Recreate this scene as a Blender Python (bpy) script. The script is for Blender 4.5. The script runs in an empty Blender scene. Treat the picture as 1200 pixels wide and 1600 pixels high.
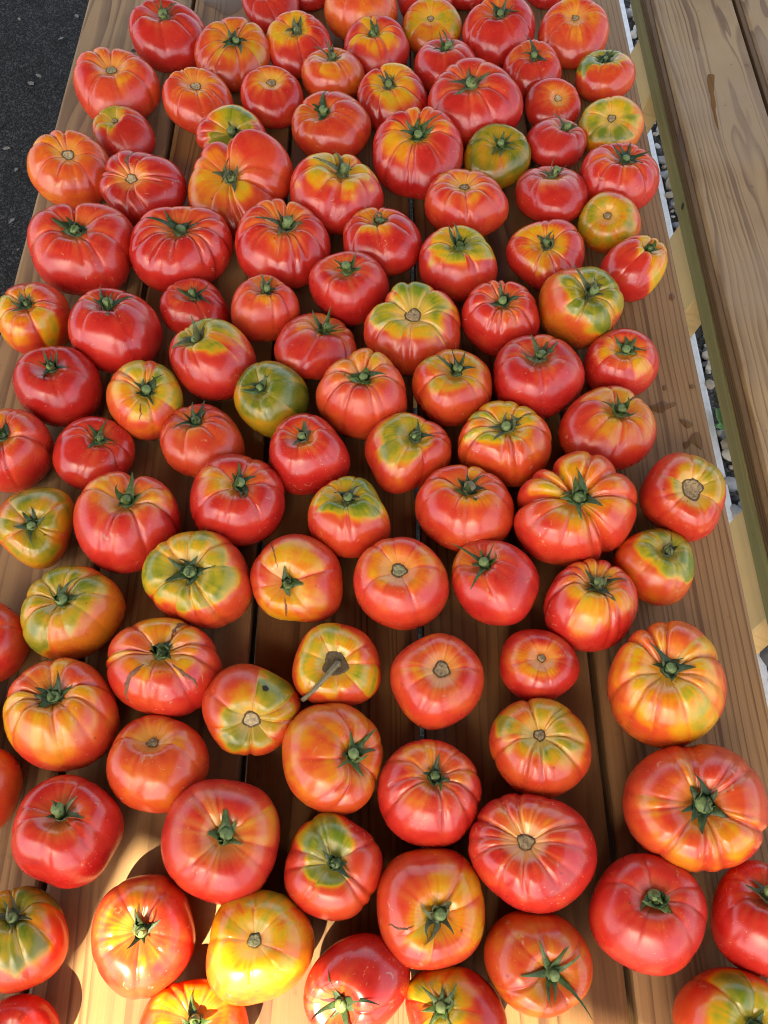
import bpy, bmesh, math, random
import numpy as np
from mathutils import Vector, Matrix

# ------------------------------------------------------------------ camera
SC = bpy.context.scene
COL = SC.collection
F, PITCH, CAMH = 1200.0, math.radians(64.755), 0.6452
TOP = 0.76                        # height of the table top above the ground
PL, X0 = 0.145, -0.0406           # plank pitch and table centre line
cd = bpy.data.cameras.new('camera')
cd.sensor_fit = 'VERTICAL'; cd.sensor_height = 24.0; cd.lens = F/1600*24.0
cd.clip_start = 0.02; cd.clip_end = 400
cam = bpy.data.objects.new('camera', cd); COL.objects.link(cam)
cam.location = (0, 0, TOP+CAMH); cam.rotation_euler = (math.pi/2-PITCH, 0, 0)
SC.camera = cam

# ------------------------------------------------------------------ sky, sun, exposure
SUN_EL, SUN_AZ = math.radians(57), math.radians(22)      # azimuth: shadows fall away from camera, a little to +x
TO_SUN = Vector((-math.sin(SUN_AZ)*math.cos(SUN_EL), -math.cos(SUN_AZ)*math.cos(SUN_EL), math.sin(SUN_EL)))
W = bpy.data.worlds.new('World'); SC.world = W; W.use_nodes = True
nt = W.node_tree
bg = nt.nodes['Background']; sky = nt.nodes.new('ShaderNodeTexSky')
sky.sky_type = 'NISHITA'; sky.sun_disc = False
sky.sun_elevation = SUN_EL; sky.sun_rotation = math.atan2(TO_SUN.x, TO_SUN.y)
sky.dust_density = 3.0; sky.air_density = 1.0; sky.ozone_density = 1.0
nt.links.new(sky.outputs['Color'], bg.inputs['Color']); bg.inputs['Strength'].default_value = 0.15
sd = bpy.data.lights.new('sun', 'SUN'); sd.energy = 5.0; sd.angle = math.radians(0.5); sd.color = (1.0, 0.91, 0.74)
sun = bpy.data.objects.new('sun', sd); COL.objects.link(sun)
sun.rotation_euler = TO_SUN.to_track_quat('Z', 'Y').to_euler(); sun.location = (-1, -4, 6)
vs = SC.view_settings
vs.view_transform = 'Standard'; vs.look = 'None'; vs.gamma = 1.0; vs.use_curve_mapping = False
vs.exposure = 2.1
try:
    vs.use_white_balance = True; vs.white_balance_temperature = 8050; vs.white_balance_tint = 10
except Exception: pass
SC.cycles.use_denoising = True; SC.cycles.filter_width = 1.05
SC.cycles.max_bounces = 5; SC.cycles.diffuse_bounces = 3; SC.cycles.glossy_bounces = 2
SC.cycles.caustics_reflective = False; SC.cycles.caustics_refractive = False

RNG = np.random.default_rng(7); random.seed(7)
CP, SP = math.cos(PITCH), math.sin(PITCH)
def ray(px, py):
    x, y = (px-600)/F, -(py-800)/F
    return np.array([x, CP + y*SP, -SP + y*CP])
def at(px, py, z):                                # photograph point -> place on the level z
    d = ray(px, py); t = (z-(TOP+CAMH))/d[2]
    return np.array([d[0]*t, d[1]*t, z]), t

# ------------------------------------------------------------------ helpers
TONE = (1.0, 1.0, 1.0)
def link(name, me, mat=None, parent=None, loc=(0,0,0), smooth=False):
    o = bpy.data.objects.new(name, me); COL.objects.link(o)
    if mat: me.materials.append(mat) if not me.materials else None
    o.parent = parent; o.location = loc
    if mat and 'wood' in mat.name or mat and 'pine' in mat.name: o['tone'] = TONE
    if smooth: me.polygons.foreach_set('use_smooth', [True]*len(me.polygons))
    return o
def empty(name, loc, label, cat, group=None):
    o = bpy.data.objects.new(name, None); COL.objects.link(o); o.location = loc
    o.empty_display_size = 0.03
    tag(o, label, cat, group); return o
def tag(o, label, cat, group=None):
    o['label'] = label; o['category'] = cat
    if group: o['group'] = group
    return o
def pydata(name, v, f):
    me = bpy.data.meshes.new(name); me.from_pydata([tuple(map(float, p)) for p in v], [], f); me.update(); return me
def box_mesh(name, sx, sy, sz, bev=0.004, seg=2):
    bm = bmesh.new(); bmesh.ops.create_cube(bm, size=1)
    bmesh.ops.scale(bm, vec=(sx, sy, sz), verts=bm.verts)
    if bev: bmesh.ops.bevel(bm, geom=list(bm.edges), offset=bev, segments=seg, affect='EDGES', profile=0.6)
    me = bpy.data.meshes.new(name); bm.to_mesh(me); bm.free(); return me
def new_mat(name):
    m = bpy.data.materials.new(name); m.use_nodes = True
    t = m.node_tree; b = t.nodes['Principled BSDF']
    return m, t, b, t.nodes, t.links
def N(nodes, kind, **kw):
    n = nodes.new(kind)
    for k, v in kw.items():
        if k in n.inputs: n.inputs[k].default_value = v
        else: setattr(n, k, v)
    return n
def ramp(nodes, stops, interp='LINEAR'):
    r = nodes.new('ShaderNodeValToRGB'); r.color_ramp.interpolation = interp
    e = r.color_ramp.elements
    while len(e) < len(stops): e.new(0.5)
    for k, (p, c) in zip(e, stops): k.position = p; k.color = (*c, 1)
    return r
def mathn(nodes, links, op, a, b=None, c=None):
    n = nodes.new('ShaderNodeMath'); n.operation = op
    for i, v in enumerate((a, b, c)):
        if v is None: continue
        if hasattr(v, 'is_output'): links.new(v, n.inputs[i])
        else: n.inputs[i].default_value = v
    return n.outputs[0]
def mixc(nodes, links, fac, a, b, bt='MIX'):
    n = nodes.new('ShaderNodeMix'); n.data_type = 'RGBA'; n.blend_type = bt
    for s, v in ((n.inputs[0], fac), (n.inputs[6], a), (n.inputs[7], b)):
        if hasattr(v, 'is_output'): links.new(v, s)
        elif s.type == 'RGBA': s.default_value = (*v, 1)
        else: s.default_value = v
    return n.outputs[2]

# ------------------------------------------------------------------ wood
def wood(name, light, dark, ring=0.0075, rough=0.5, contrast=1.0, tint=None, wet=1.0, spec=0.4, wobble=0.045):
    m, t, b, nd, lk = new_mat(name)
    tc = N(nd, 'ShaderNodeTexCoord')
    pith = N(nd, 'ShaderNodeAttribute', attribute_type='OBJECT', attribute_name='pith')
    add = N(nd, 'ShaderNodeVectorMath', operation='ADD'); lk.new(tc.outputs['Object'], add.inputs[0]); lk.new(pith.outputs['Vector'], add.inputs[1])
    # wobble of the rings along the length of the board
    st = N(nd, 'ShaderNodeVectorMath', operation='MULTIPLY'); lk.new(add.outputs[0], st.inputs[0]); st.inputs[1].default_value = (9, 1.5, 9)
    wob = N(nd, 'ShaderNodeTexNoise', Scale=1.0, Detail=3.0, Roughness=0.5); lk.new(st.outputs[0], wob.inputs['Vector'])
    st2 = N(nd, 'ShaderNodeVectorMath', operation='MULTIPLY'); lk.new(add.outputs[0], st2.inputs[0]); st2.inputs[1].default_value = (45, 3.5, 45)
    wob2 = N(nd, 'ShaderNodeTexNoise', Scale=1.0, Detail=2.0); lk.new(st2.outputs[0], wob2.inputs['Vector'])
    sx = N(nd, 'ShaderNodeSeparateXYZ'); lk.new(add.outputs[0], sx.inputs[0])
    r2 = mathn(nd, lk, 'ADD', mathn(nd, lk, 'MULTIPLY', sx.outputs['X'], sx.outputs['X']), mathn(nd, lk, 'MULTIPLY', sx.outputs['Z'], sx.outputs['Z']))
    r = mathn(nd, lk, 'SQRT', r2)
    r = mathn(nd, lk, 'ADD', r, mathn(nd, lk, 'MULTIPLY', wob.outputs['Fac'], wobble))
    r = mathn(nd, lk, 'ADD', r, mathn(nd, lk, 'MULTIPLY', wob2.outputs['Fac'], 0.004))
    rn = N(nd, 'ShaderNodeTexNoise', noise_dimensions='1D', Scale=1.0, Detail=1.0); lk.new(mathn(nd, lk, 'MULTIPLY', r, 0.62/ring), rn.inputs['W'])
    ra = N(nd, 'ShaderNodeTexNoise', noise_dimensions='1D', Scale=1.0, Detail=1.0); lk.new(mathn(nd, lk, 'MULTIPLY', r, 0.35/ring), ra.inputs['W'])
    q = mathn(nd, lk, 'ADD', mathn(nd, lk, 'DIVIDE', r, ring), mathn(nd, lk, 'MULTIPLY', rn.outputs['Fac'], 1.7))
    fr = mathn(nd, lk, 'FRACT', q)
    rr = ramp(nd, [(0.0, (.15,.15,.15)), (0.45, (.12,.12,.12)), (0.80, (.8,.8,.8)), (0.93, (1,1,1)), (1.0, (0.15,0.15,0.15))]); lk.new(fr, rr.inputs[0])
    # fibre
    sf = N(nd, 'ShaderNodeVectorMath', operation='MULTIPLY'); lk.new(add.outputs[0], sf.inputs[0]); sf.inputs[1].default_value = (900, 16, 900)
    fib = N(nd, 'ShaderNodeTexNoise', Scale=1.0, Detail=1.5, Roughness=0.6); lk.new(sf.outputs[0], fib.inputs['Vector'])
    big = N(nd, 'ShaderNodeTexNoise', Scale=7.0, Detail=2.0, Roughness=0.6); lk.new(add.outputs[0], big.inputs['Vector'])
    fac = mathn(nd, lk, 'MULTIPLY', rr.outputs[0], mathn(nd, lk, 'MULTIPLY_ADD', ra.outputs['Fac'], contrast*1.6, contrast*0.05))
    fac = mathn(nd, lk, 'ADD', fac, mathn(nd, lk, 'MULTIPLY', mathn(nd, lk, 'SUBTRACT', fib.outputs['Fac'], 0.5), 0.55))
    fac = mathn(nd, lk, 'ADD', fac, mathn(nd, lk, 'MULTIPLY', mathn(nd, lk, 'SUBTRACT', big.outputs['Fac'], 0.45), 0.9))
    fac.node.use_clamp = True
    c = mixc(nd, lk, fac, light, dark)
    # weathering
    wn = N(nd, 'ShaderNodeTexNoise', Scale=3.2, Detail=3.0, Roughness=0.65); lk.new(add.outputs[0], wn.inputs['Vector'])
    wr = ramp(nd, [(0.42, (0,0,0)), (0.68, (1,1,1))]); lk.new(wn.outputs['Fac'], wr.inputs[0])
    if tint: c = mixc(nd, lk, mathn(nd, lk, 'MULTIPLY', wr.outputs[0], 0.6), c, tint)
    # dark specks and dirt
    dn = N(nd, 'ShaderNodeTexNoise', Scale=55.0, Detail=2.0); lk.new(add.outputs[0], dn.inputs['Vector'])
    dr = ramp(nd, [(0.70, (0,0,0)), (0.78, (1,1,1))]); lk.new(dn.outputs['Fac'], dr.inputs[0])
    c = mixc(nd, lk, mathn(nd, lk, 'MULTIPLY', dr.outputs[0], 0.35), c, (0.06, 0.035, 0.02))
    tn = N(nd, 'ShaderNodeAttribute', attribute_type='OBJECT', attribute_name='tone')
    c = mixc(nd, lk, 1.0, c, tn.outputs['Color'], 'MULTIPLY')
    if wet != 1.0: c = mixc(nd, lk, 1.0, c, (wet, wet*0.86, wet*0.66), 'MULTIPLY')
    lk.new(c, b.inputs['Base Color'])
    ro = mathn(nd, lk, 'ADD', rough-0.08, mathn(nd, lk, 'MULTIPLY', big.outputs['Fac'], 0.22)); lk.new(ro, b.inputs['Roughness'])
    b.inputs['Specular IOR Level'].default_value = spec
    h = fib.outputs['Fac']
    bp = N(nd, 'ShaderNodeBump', Strength=0.35, Distance=0.0006); lk.new(h, bp.inputs['Height']); lk.new(bp.outputs[0], b.inputs['Normal'])
    return m
M = {}
M['table'] = wood('table_wood', (0.35, 0.208, 0.093), (0.135, 0.062, 0.026), 0.0058, 0.50, 1.1, (0.30, 0.215, 0.13), 1.0, 0.22, 0.028)
M['bench'] = wood('bench_wood', (0.40, 0.255, 0.120), (0.17, 0.088, 0.038), 0.0085, 0.65, 1.1, (0.32, 0.225, 0.14), 1.0, 0.35, 0.06)
M['edge'] = wood('treated_edge_wood', (0.25, 0.21, 0.095), (0.15, 0.12, 0.05), 0.013, 0.6, 0.6, (0.2, 0.2, 0.09))
M['leg'] = wood('fresh_pine', (0.62, 0.44, 0.21), (0.46, 0.30, 0.13), 0.02, 0.6, 0.6, (0.5, 0.38, 0.22))
M['roof'] = wood('roof_wood', (0.34, 0.24, 0.14), (0.2, 0.13, 0.07), 0.012, 0.6, 0.8)
M['spill'] = wood('wet_wood', (0.35, 0.208, 0.093), (0.135, 0.062, 0.026), 0.0058, 0.34, 0.7, None, 0.5, 0.25, 0.028)
M['stain'] = wood('stained_wood', (0.20, 0.095, 0.030), (0.11, 0.045, 0.014), 0.0085, 0.75, 0.7, None, 1.0, 0.08, 0.06)

def plain(name, col, rough=0.6, noise=None, scale=40.0, bump=0.0, dist=0.001, spec=0.5):
    m, t, b, nd, lk = new_mat(name)
    tc = N(nd, 'ShaderNodeTexCoord')
    n = N(nd, 'ShaderNodeTexNoise', Scale=scale, Detail=6.0, Roughness=0.65); lk.new(tc.outputs['Object'], n.inputs['Vector'])
    r = ramp(nd, [(0.3, col), (0.72, noise or tuple(c*0.6 for c in col))]); lk.new(n.outputs['Fac'], r.inputs[0])
    lk.new(r.outputs[0], b.inputs['Base Color']); b.inputs['Roughness'].default_value = rough
    b.inputs['Specular IOR Level'].default_value = spec
    if bump:
        bp = N(nd, 'ShaderNodeBump', Strength=bump, Distance=dist); lk.new(n.outputs['Fac'], bp.inputs['Height']); lk.new(bp.outputs[0], b.inputs['Normal'])
    return m
M['hole'] = plain('dark_hole', (0.02, 0.015, 0.012), 0.8)
M['cork'] = plain('cork_scar', (0.62, 0.50, 0.28), 0.8, (0.24, 0.15, 0.07), 420, 1.0, 0.0010)
M['cork2'] = plain('cork_scar_tan', (0.48, 0.34, 0.17), 0.8, (0.10, 0.06, 0.028), 380, 1.0, 0.0010)
M['cork3'] = plain('cork_scar_green', (0.42, 0.40, 0.20), 0.8, (0.13, 0.11, 0.05), 460, 1.0, 0.0010)
M['cork_rim'] = plain('cork_rim', (0.16, 0.10, 0.04), 0.8, (0.05, 0.032, 0.015), 500, 0.8, 0.0006)
M['crack'] = plain('healed_crack', (0.27, 0.10, 0.045), 0.7, (0.09, 0.032, 0.016), 350, 0.9, 0.0006)
M['calyx'] = plain('calyx_green', (0.085, 0.150, 0.030), 0.5, (0.024, 0.048, 0.011), 260, 0.6, 0.0008)
M['stem'] = plain('stem_green', (0.19, 0.27, 0.085), 0.55, (0.075, 0.115, 0.032), 500, 0.5, 0.0005)
M['dry'] = plain('dry_stem', (0.24, 0.21, 0.11), 0.7, (0.12, 0.09, 0.05), 500, 0.5, 0.0005)
M['calyx2'] = plain('calyx_dark_green', (0.055, 0.105, 0.026), 0.5, (0.014, 0.028, 0.009), 260, 0.6, 0.0008)
M['calyx3'] = plain('calyx_dull_green', (0.125, 0.150, 0.055), 0.6, (0.045, 0.046, 0.018), 220, 0.6, 0.0008)
M['weed'] = plain('weed_green', (0.10, 0.24, 0.04), 0.5, (0.06, 0.14, 0.025), 60)
M['litter'] = plain('dry_leaf', (0.16, 0.14, 0.12), 0.8, (0.07, 0.06, 0.05), 80)

def ground_mat(name, c1, c2, c3, sc, bump):
    m, t, b, nd, lk = new_mat(name)
    tc = N(nd, 'ShaderNodeTexCoord')
    v = N(nd, 'ShaderNodeTexVoronoi', Scale=sc); lk.new(tc.outputs['Object'], v.inputs['Vector'])
    n = N(nd, 'ShaderNodeTexNoise', Scale=sc*0.06, Detail=6.0, Roughness=0.7); lk.new(tc.outputs['Object'], n.inputs['Vector'])
    r = ramp(nd, [(0.0, c1), (0.6, c2), (1.0, c3)])
    sep = N(nd, 'ShaderNodeSeparateColor'); lk.new(v.outputs['Color'], sep.inputs[0]); lk.new(sep.outputs[0], r.inputs[0])
    r2 = ramp(nd, [(0.3, (.6,.6,.6)), (0.7, (1.25,1.25,1.25))]); lk.new(n.outputs['Fac'], r2.inputs[0])
    c = mixc(nd, lk, 1.0, r.outputs[0], r2.outputs[0], 'MULTIPLY'); lk.new(c, b.inputs['Base Color'])
    b.inputs['Roughness'].default_value = 0.9; b.inputs['Specular IOR Level'].default_value = 0.12
    bp = N(nd, 'ShaderNodeBump', Strength=bump, Distance=0.004); bp.invert = True
    lk.new(v.outputs['Distance'], bp.inputs['Height']); lk.new(bp.outputs[0], b.inputs['Normal'])
    return m
M['asphalt'] = ground_mat('asphalt', (0.009, 0.009, 0.0094), (0.017, 0.017, 0.0174), (0.045, 0.044, 0.043), 210, 0.8)
M['concrete'] = plain('concrete', (0.78, 0.77, 0.74), 0.85, (0.60, 0.59, 0.57), 60, 0.3, 0.002)
M['soil'] = ground_mat('gravel_bed_soil', (0.05, 0.045, 0.04), (0.09, 0.08, 0.07), (0.16, 0.15, 0.13), 180, 0.9)

# ------------------------------------------------------------------ ground
def sheet(name, x0, x1, y0, y1, z, mat, kind='structure'):
    o = link(name, pydata(name, [(x0,y0,z),(x1,y0,z),(x1,y1,z),(x0,y1,z)], [(0,1,2,3)]), mat); o['kind'] = kind; return o
sheet('ground', -150, 150, -150, 150, 0.0, M['asphalt'])
XK = float(np.mean([at(1088, 506, 0.02)[0][0], at(1114, 646, 0.02)[0][0], at(1149, 810, 0.02)[0][0]]))
XK -= 0.002                                         # edge between the concrete slab and the gravel bed
me = box_mesh('kerb', 0.42, 9.0, 0.03, 0.006); o = link('concrete_pavement', me, M['concrete'], None, (XK-0.21, 1.5, 0.006)); o['kind'] = 'structure'
sheet('gravel_bed', XK-0.01, 6.0, -3.0, 6.0, 0.004, M['soil'])

def ico(sub):
    bm = bmesh.new(); bmesh.ops.create_icosphere(bm, subdivisions=sub, radius=1)
    v = np.array([p.co[:] for p in bm.verts]); f = [[q.index for q in p.verts] for p in bm.faces]; bm.free(); return v, np.array(f)
def pebbles(name, n, xr, yr, zr, s0, s1, cols):
    v, f = ico(2); V = []; FF = []; MI = []
    for i in range(n):
        s = s0 + (s1-s0)*RNG.random()**2
        a = s*np.array([1, 0.6+0.35*RNG.random(), 0.4+0.3*RNG.random()])
        k = RNG.normal(size=(3,3))*1.3; w = v*(1+0.10*np.sin(v@k.T*2.0).sum(1, keepdims=True)/1.5)
        w = w*a; an = RNG.random()*6.28; c_, s_ = math.cos(an), math.sin(an)
        w = w@np.array([[c_,s_,0],[-s_,c_,0],[0,0,1]])
        t = RNG.normal()*0.35; ct, st_ = math.cos(t), math.sin(t); w = w@np.array([[1,0,0],[0,ct,st_],[0,-st_,ct]])
        w += [xr[0]+(xr[1]-xr[0])*RNG.random(), yr[0]+(yr[1]-yr[0])*RNG.random(), zr[0]+(zr[1]-zr[0])*RNG.random()]
        FF.append(f+len(V)*len(v)); V.append(w); MI += [int(RNG.integers(len(cols)))]*len(f)
    me = bpy.data.meshes.new(name); V = np.concatenate(V); FF = np.concatenate(FF)
    me.from_pydata(V.tolist(), [], FF.tolist())
    for j, c in enumerate(cols): me.materials.append(c)
    me.polygons.foreach_set('material_index', MI); me.polygons.foreach_set('use_smooth', [True]*len(me.polygons)); me.update()
    return me
PC = [plain('pebble_%s' % n, c, 0.7, tuple(x*0.7 for x in c), 70) for n, c in
      (('pale', (0.55,0.53,0.49)), ('grey', (0.30,0.30,0.30)), ('tan', (0.38,0.31,0.23)), ('dark', (0.10,0.10,0.105)), ('blue', (0.22,0.24,0.27)), ('cream', (0.6,0.54,0.45)))]
g = link('gravel', pebbles('gravel', 5200, (XK+0.006, 1.55), (-0.3, 2.4), (0.004, 0.022), 0.006, 0.024, PC)); g['kind'] = 'stuff'
g['label'] = 'loose grey and cream gravel beside the concrete under the bench'; g['category'] = 'gravel'
# leaf litter on the asphalt
V, FF = [], []
spots = [(48,130),(60,118),(10,232),(25,265),(62,342),(18,345),(66,470),(40,468),(30,30),(120,25),(95,60),(28,390)]
for (px, py) in spots:
    p, _ = at(px, py, 0.006); L = 0.004+0.008*RNG.random(); w = L*(0.25+0.4*RNG.random()); an = RNG.random()*6.28
    pr = [(-L,0,0),(-L*.3,w,.002),(L*.5,w*.8,.003),(L,0,0.001),(L*.4,-w*.7,.002),(-L*.4,-w,.001)]
    b0 = len(V)
    for x, y, z in pr: V.append((p[0]+x*math.cos(an)-y*math.sin(an), p[1]+x*math.sin(an)+y*math.cos(an), 0.005+z))
    FF.append([b0+i for i in range(6)])
lo = link('leaf_litter', pydata('leaf_litter', V, FF), M['litter']); lo['kind'] = 'stuff'
lo['label'] = 'scattered dry leaf scraps on dark asphalt'; lo['category'] = 'leaf litter'

# ------------------------------------------------------------------ table
TH = 0.038
Y0, Y1 = -0.55, 1.75; LEN = Y1-Y0
table = empty('picnic_table', (X0, (Y0+Y1)/2, 0), 'long brown wooden plank table covered with ripe tomatoes', 'table')
TM = (Y0+Y1)/2
pm = box_mesh('plank', PL-0.005, LEN, TH, 0.0035, 2)
piths = [(0.16,0.3,0.30), (-0.02,2.1,0.09), (0.05,5.0,0.06), (-0.06,7.7,0.12), (0.10,9.4,0.055)]
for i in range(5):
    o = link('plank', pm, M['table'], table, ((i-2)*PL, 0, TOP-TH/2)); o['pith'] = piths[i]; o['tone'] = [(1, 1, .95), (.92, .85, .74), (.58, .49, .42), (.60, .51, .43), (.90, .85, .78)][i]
for y in (-0.9, -0.1, 0.75):
    o = link('batten', box_mesh('batten', 0.64, 0.07, 0.035, 0.003), M['table'], table, (0, y, TOP-TH-0.018)); o['pith'] = (0.03, y*3, 0.05)
for s in (-1, 1):
    for y in (-0.85, 0.85):
        me = box_mesh('leg', 0.09, 0.09, TOP-TH-0.036, 0.004); o = link('leg', me, M['leg'], table, (s*0.25, y, (TOP-TH-0.036)/2)); o['pith'] = (0.1, s+y, 0.1)
nh = bmesh.new(); bmesh.ops.create_circle(nh, cap_ends=True, radius=0.0034, segments=14); nhm = bpy.data.meshes.new('screw_hole'); nh.to_mesh(nhm); nh.free()
for (px, py) in ((155,76), (209,79)):
    p, _ = at(px, py, TOP+0.0006); link('screw_hole', nhm, M['hole'], table, (p[0]-X0, p[1]-TM, TOP+0.0006))

# ------------------------------------------------------------------ bench
BH = 0.93; BZ = TOP+CAMH-BH; BT = 0.062                  # seat level below the lens
e0 = at(1017, 0, BZ)[0]; e1 = at(1115, 400, BZ)[0]; XB = (e0[0]+e1[0])/2
g0 = at(1146, 0, BZ)[0]; BW = g0[0]-XB
bench = empty('bench', (XB, TM, 0), 'plain wooden plank bench running alongside the table', 'bench')
bm_ = box_mesh('seat_plank', BW, LEN+0.3, BT, 0.010, 3)
for i in range(2):
    o = link('seat_plank', bm_, M['bench'], bench, (BW/2+i*(BW+0.016), 0, BZ-BT/2)); o['pith'] = ((-0.03, 1.3, 0.035), (0.05, 4.2, 0.06))[i]
    o = link('apron', box_mesh('apron', 0.012, LEN+0.28, BT*0.56, 0.003), M['edge'], bench, (-0.0045+i*(BW+0.016), 0, BZ-BT*0.74)); o['pith'] = (0.08, 3.3*i, 0.12)
    o['tone'] = (1.05, 1.05, .95)
    o = link('shaded_edge_strip', box_mesh('shaded_edge_strip', 0.010, LEN+0.28, BT*0.36, 0.003), M['bench'], bench, (-0.004+i*(BW+0.016), 0, BZ-BT*0.27)); o['pith'] = (0.02, 1.3*i, 0.3); o['tone'] = (.42, .36, .29)  # added strip; its dark tone stands in for shade on the plank edge
# board legs, leaning away from the lens
LZ = BZ-BT
for (pt, pb, yy) in (((1086,445),(1050,340),0), ((1018,125),(985,0),0), ((1192,950),(1170,825),0)):
    p1 = at(*pt, LZ)[0]; wy = 0.17
    bm = bmesh.new(); xl = 0.012; sl = 0.42
    yt = p1[1]; vs_ = []
    for (dx, zt) in ((0, LZ-0.002), (-0.20, 0.02)):
        for (ddx, dy) in ((0,0),(0.045,0),(0.045,wy),(0,wy)):
            vs_.append(bm.verts.new((xl+dx+ddx, yt-TM+dy - (0 if zt > 0.1 else sl*0.45), zt)))
    for q in ((3,2,1,0),(4,5,6,7),(0,1,5,4),(1,2,6,5),(2,3,7,6),(3,0,4,7)): bm.faces.new([vs_[k] for k in q])
    bmesh.ops.bevel(bm, geom=list(bm.edges), offset=0.003, segments=1, affect='EDGES')
    me = bpy.data.meshes.new('leg'); bm.to_mesh(me); bm.free()
    o = link('leg', me, M['leg'], bench); o['pith'] = (0.2, yt, 0.2)
    me = box_mesh('cross_brace', 0.30, 0.04, 0.09, 0.003); o = link('cross_brace', me, M['leg'], bench, (0.20, yt-TM+wy+0.03, LZ-0.047)); o['pith'] = (0.2, yt*2, 0.1)
p, _ = at(1073, 318, BZ-0.03)
bh = bmesh.new(); bmesh.ops.create_circle(bh, cap_ends=True, radius=0.006, segments=14); bhm = bpy.data.meshes.new('bolt_hole'); bh.to_mesh(bhm); bh.free()
o = link('bolt_hole', bhm, M['hole'], bench, (-0.0112, p[1]-TM, BZ-0.036)); o.rotation_euler = (0, -math.pi/2, 0)

# ------------------------------------------------------------------ pavilion, roof placed and sized to shade the table (stands outside the picture)
RZ = TOP+2.15
def up_sun(p, z): k = (z-p[2])/TO_SUN.z; return np.array(p)+np.array(TO_SUN)*k
a = up_sun(at(195, 1325, TOP)[0], RZ); b = up_sun(at(860, 1578, TOP)[0], RZ)
ed = (b-a)/np.linalg.norm(b-a); nn = np.array([-ed[1], ed[0], 0]); nn = nn if nn[1] > 0 else -nn
pav = empty('pavilion', (0, 0, 0), 'unseen open wooden pavilion roof on posts sheltering the table', 'pavilion')
RL0, RL1, RD = -2.7, 1.75, 4.4
ang = math.atan2(ed[1], ed[0]); mid = a + ed*(RL0+RL1)/2 + nn*RD/2
for k in range(22):
    wv = RD/22; c = a + ed*(RL0+RL1)/2 + nn*(wv*(k+.5))
    if k == 0: rm = box_mesh('roof_board', RL1-RL0, wv-0.004, 0.025, 0.002); rb = box_mesh('roof_cover', RL1-RL0, RD, 0.02, 0)
    o = link('roof_board', rm, M['roof'], pav, (c[0], c[1], RZ+0.0125)); o.rotation_euler.z = ang; o['pith'] = (0.1*k, k*1.3, 0.05)
o = link('roof_cover', rb, M['roof'], pav, (mid[0], mid[1], RZ+0.04)); o.rotation_euler.z = ang
# unseen post, added so its shadow bounds the sunlit patch
p1 = at(92, 1535, TOP)[0]; hz = np.array([TO_SUN.x, TO_SUN.y, 0]); hz /= np.linalg.norm(hz); sd_ = np.array([-hz[1], hz[0], 0])
sd_ = sd_ if sd_[0] < 0 else -sd_
pc = p1 + hz*0.75 + sd_*0.086
for q in (pc, a+ed*(RL1-0.2)+nn*0.15, a+ed*(RL0+0.2)+nn*(RD-.2), a+ed*(RL1-0.2)+nn*(RD-.2)):
    o = link('post', box_mesh('post', 0.18, 0.18, RZ, 0.006), M['roof'], pav, (q[0], q[1], RZ/2)); o.rotation_euler.z = math.atan2(hz[1], hz[0]); o['pith'] = (0.1, q[0], 0.1)
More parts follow.
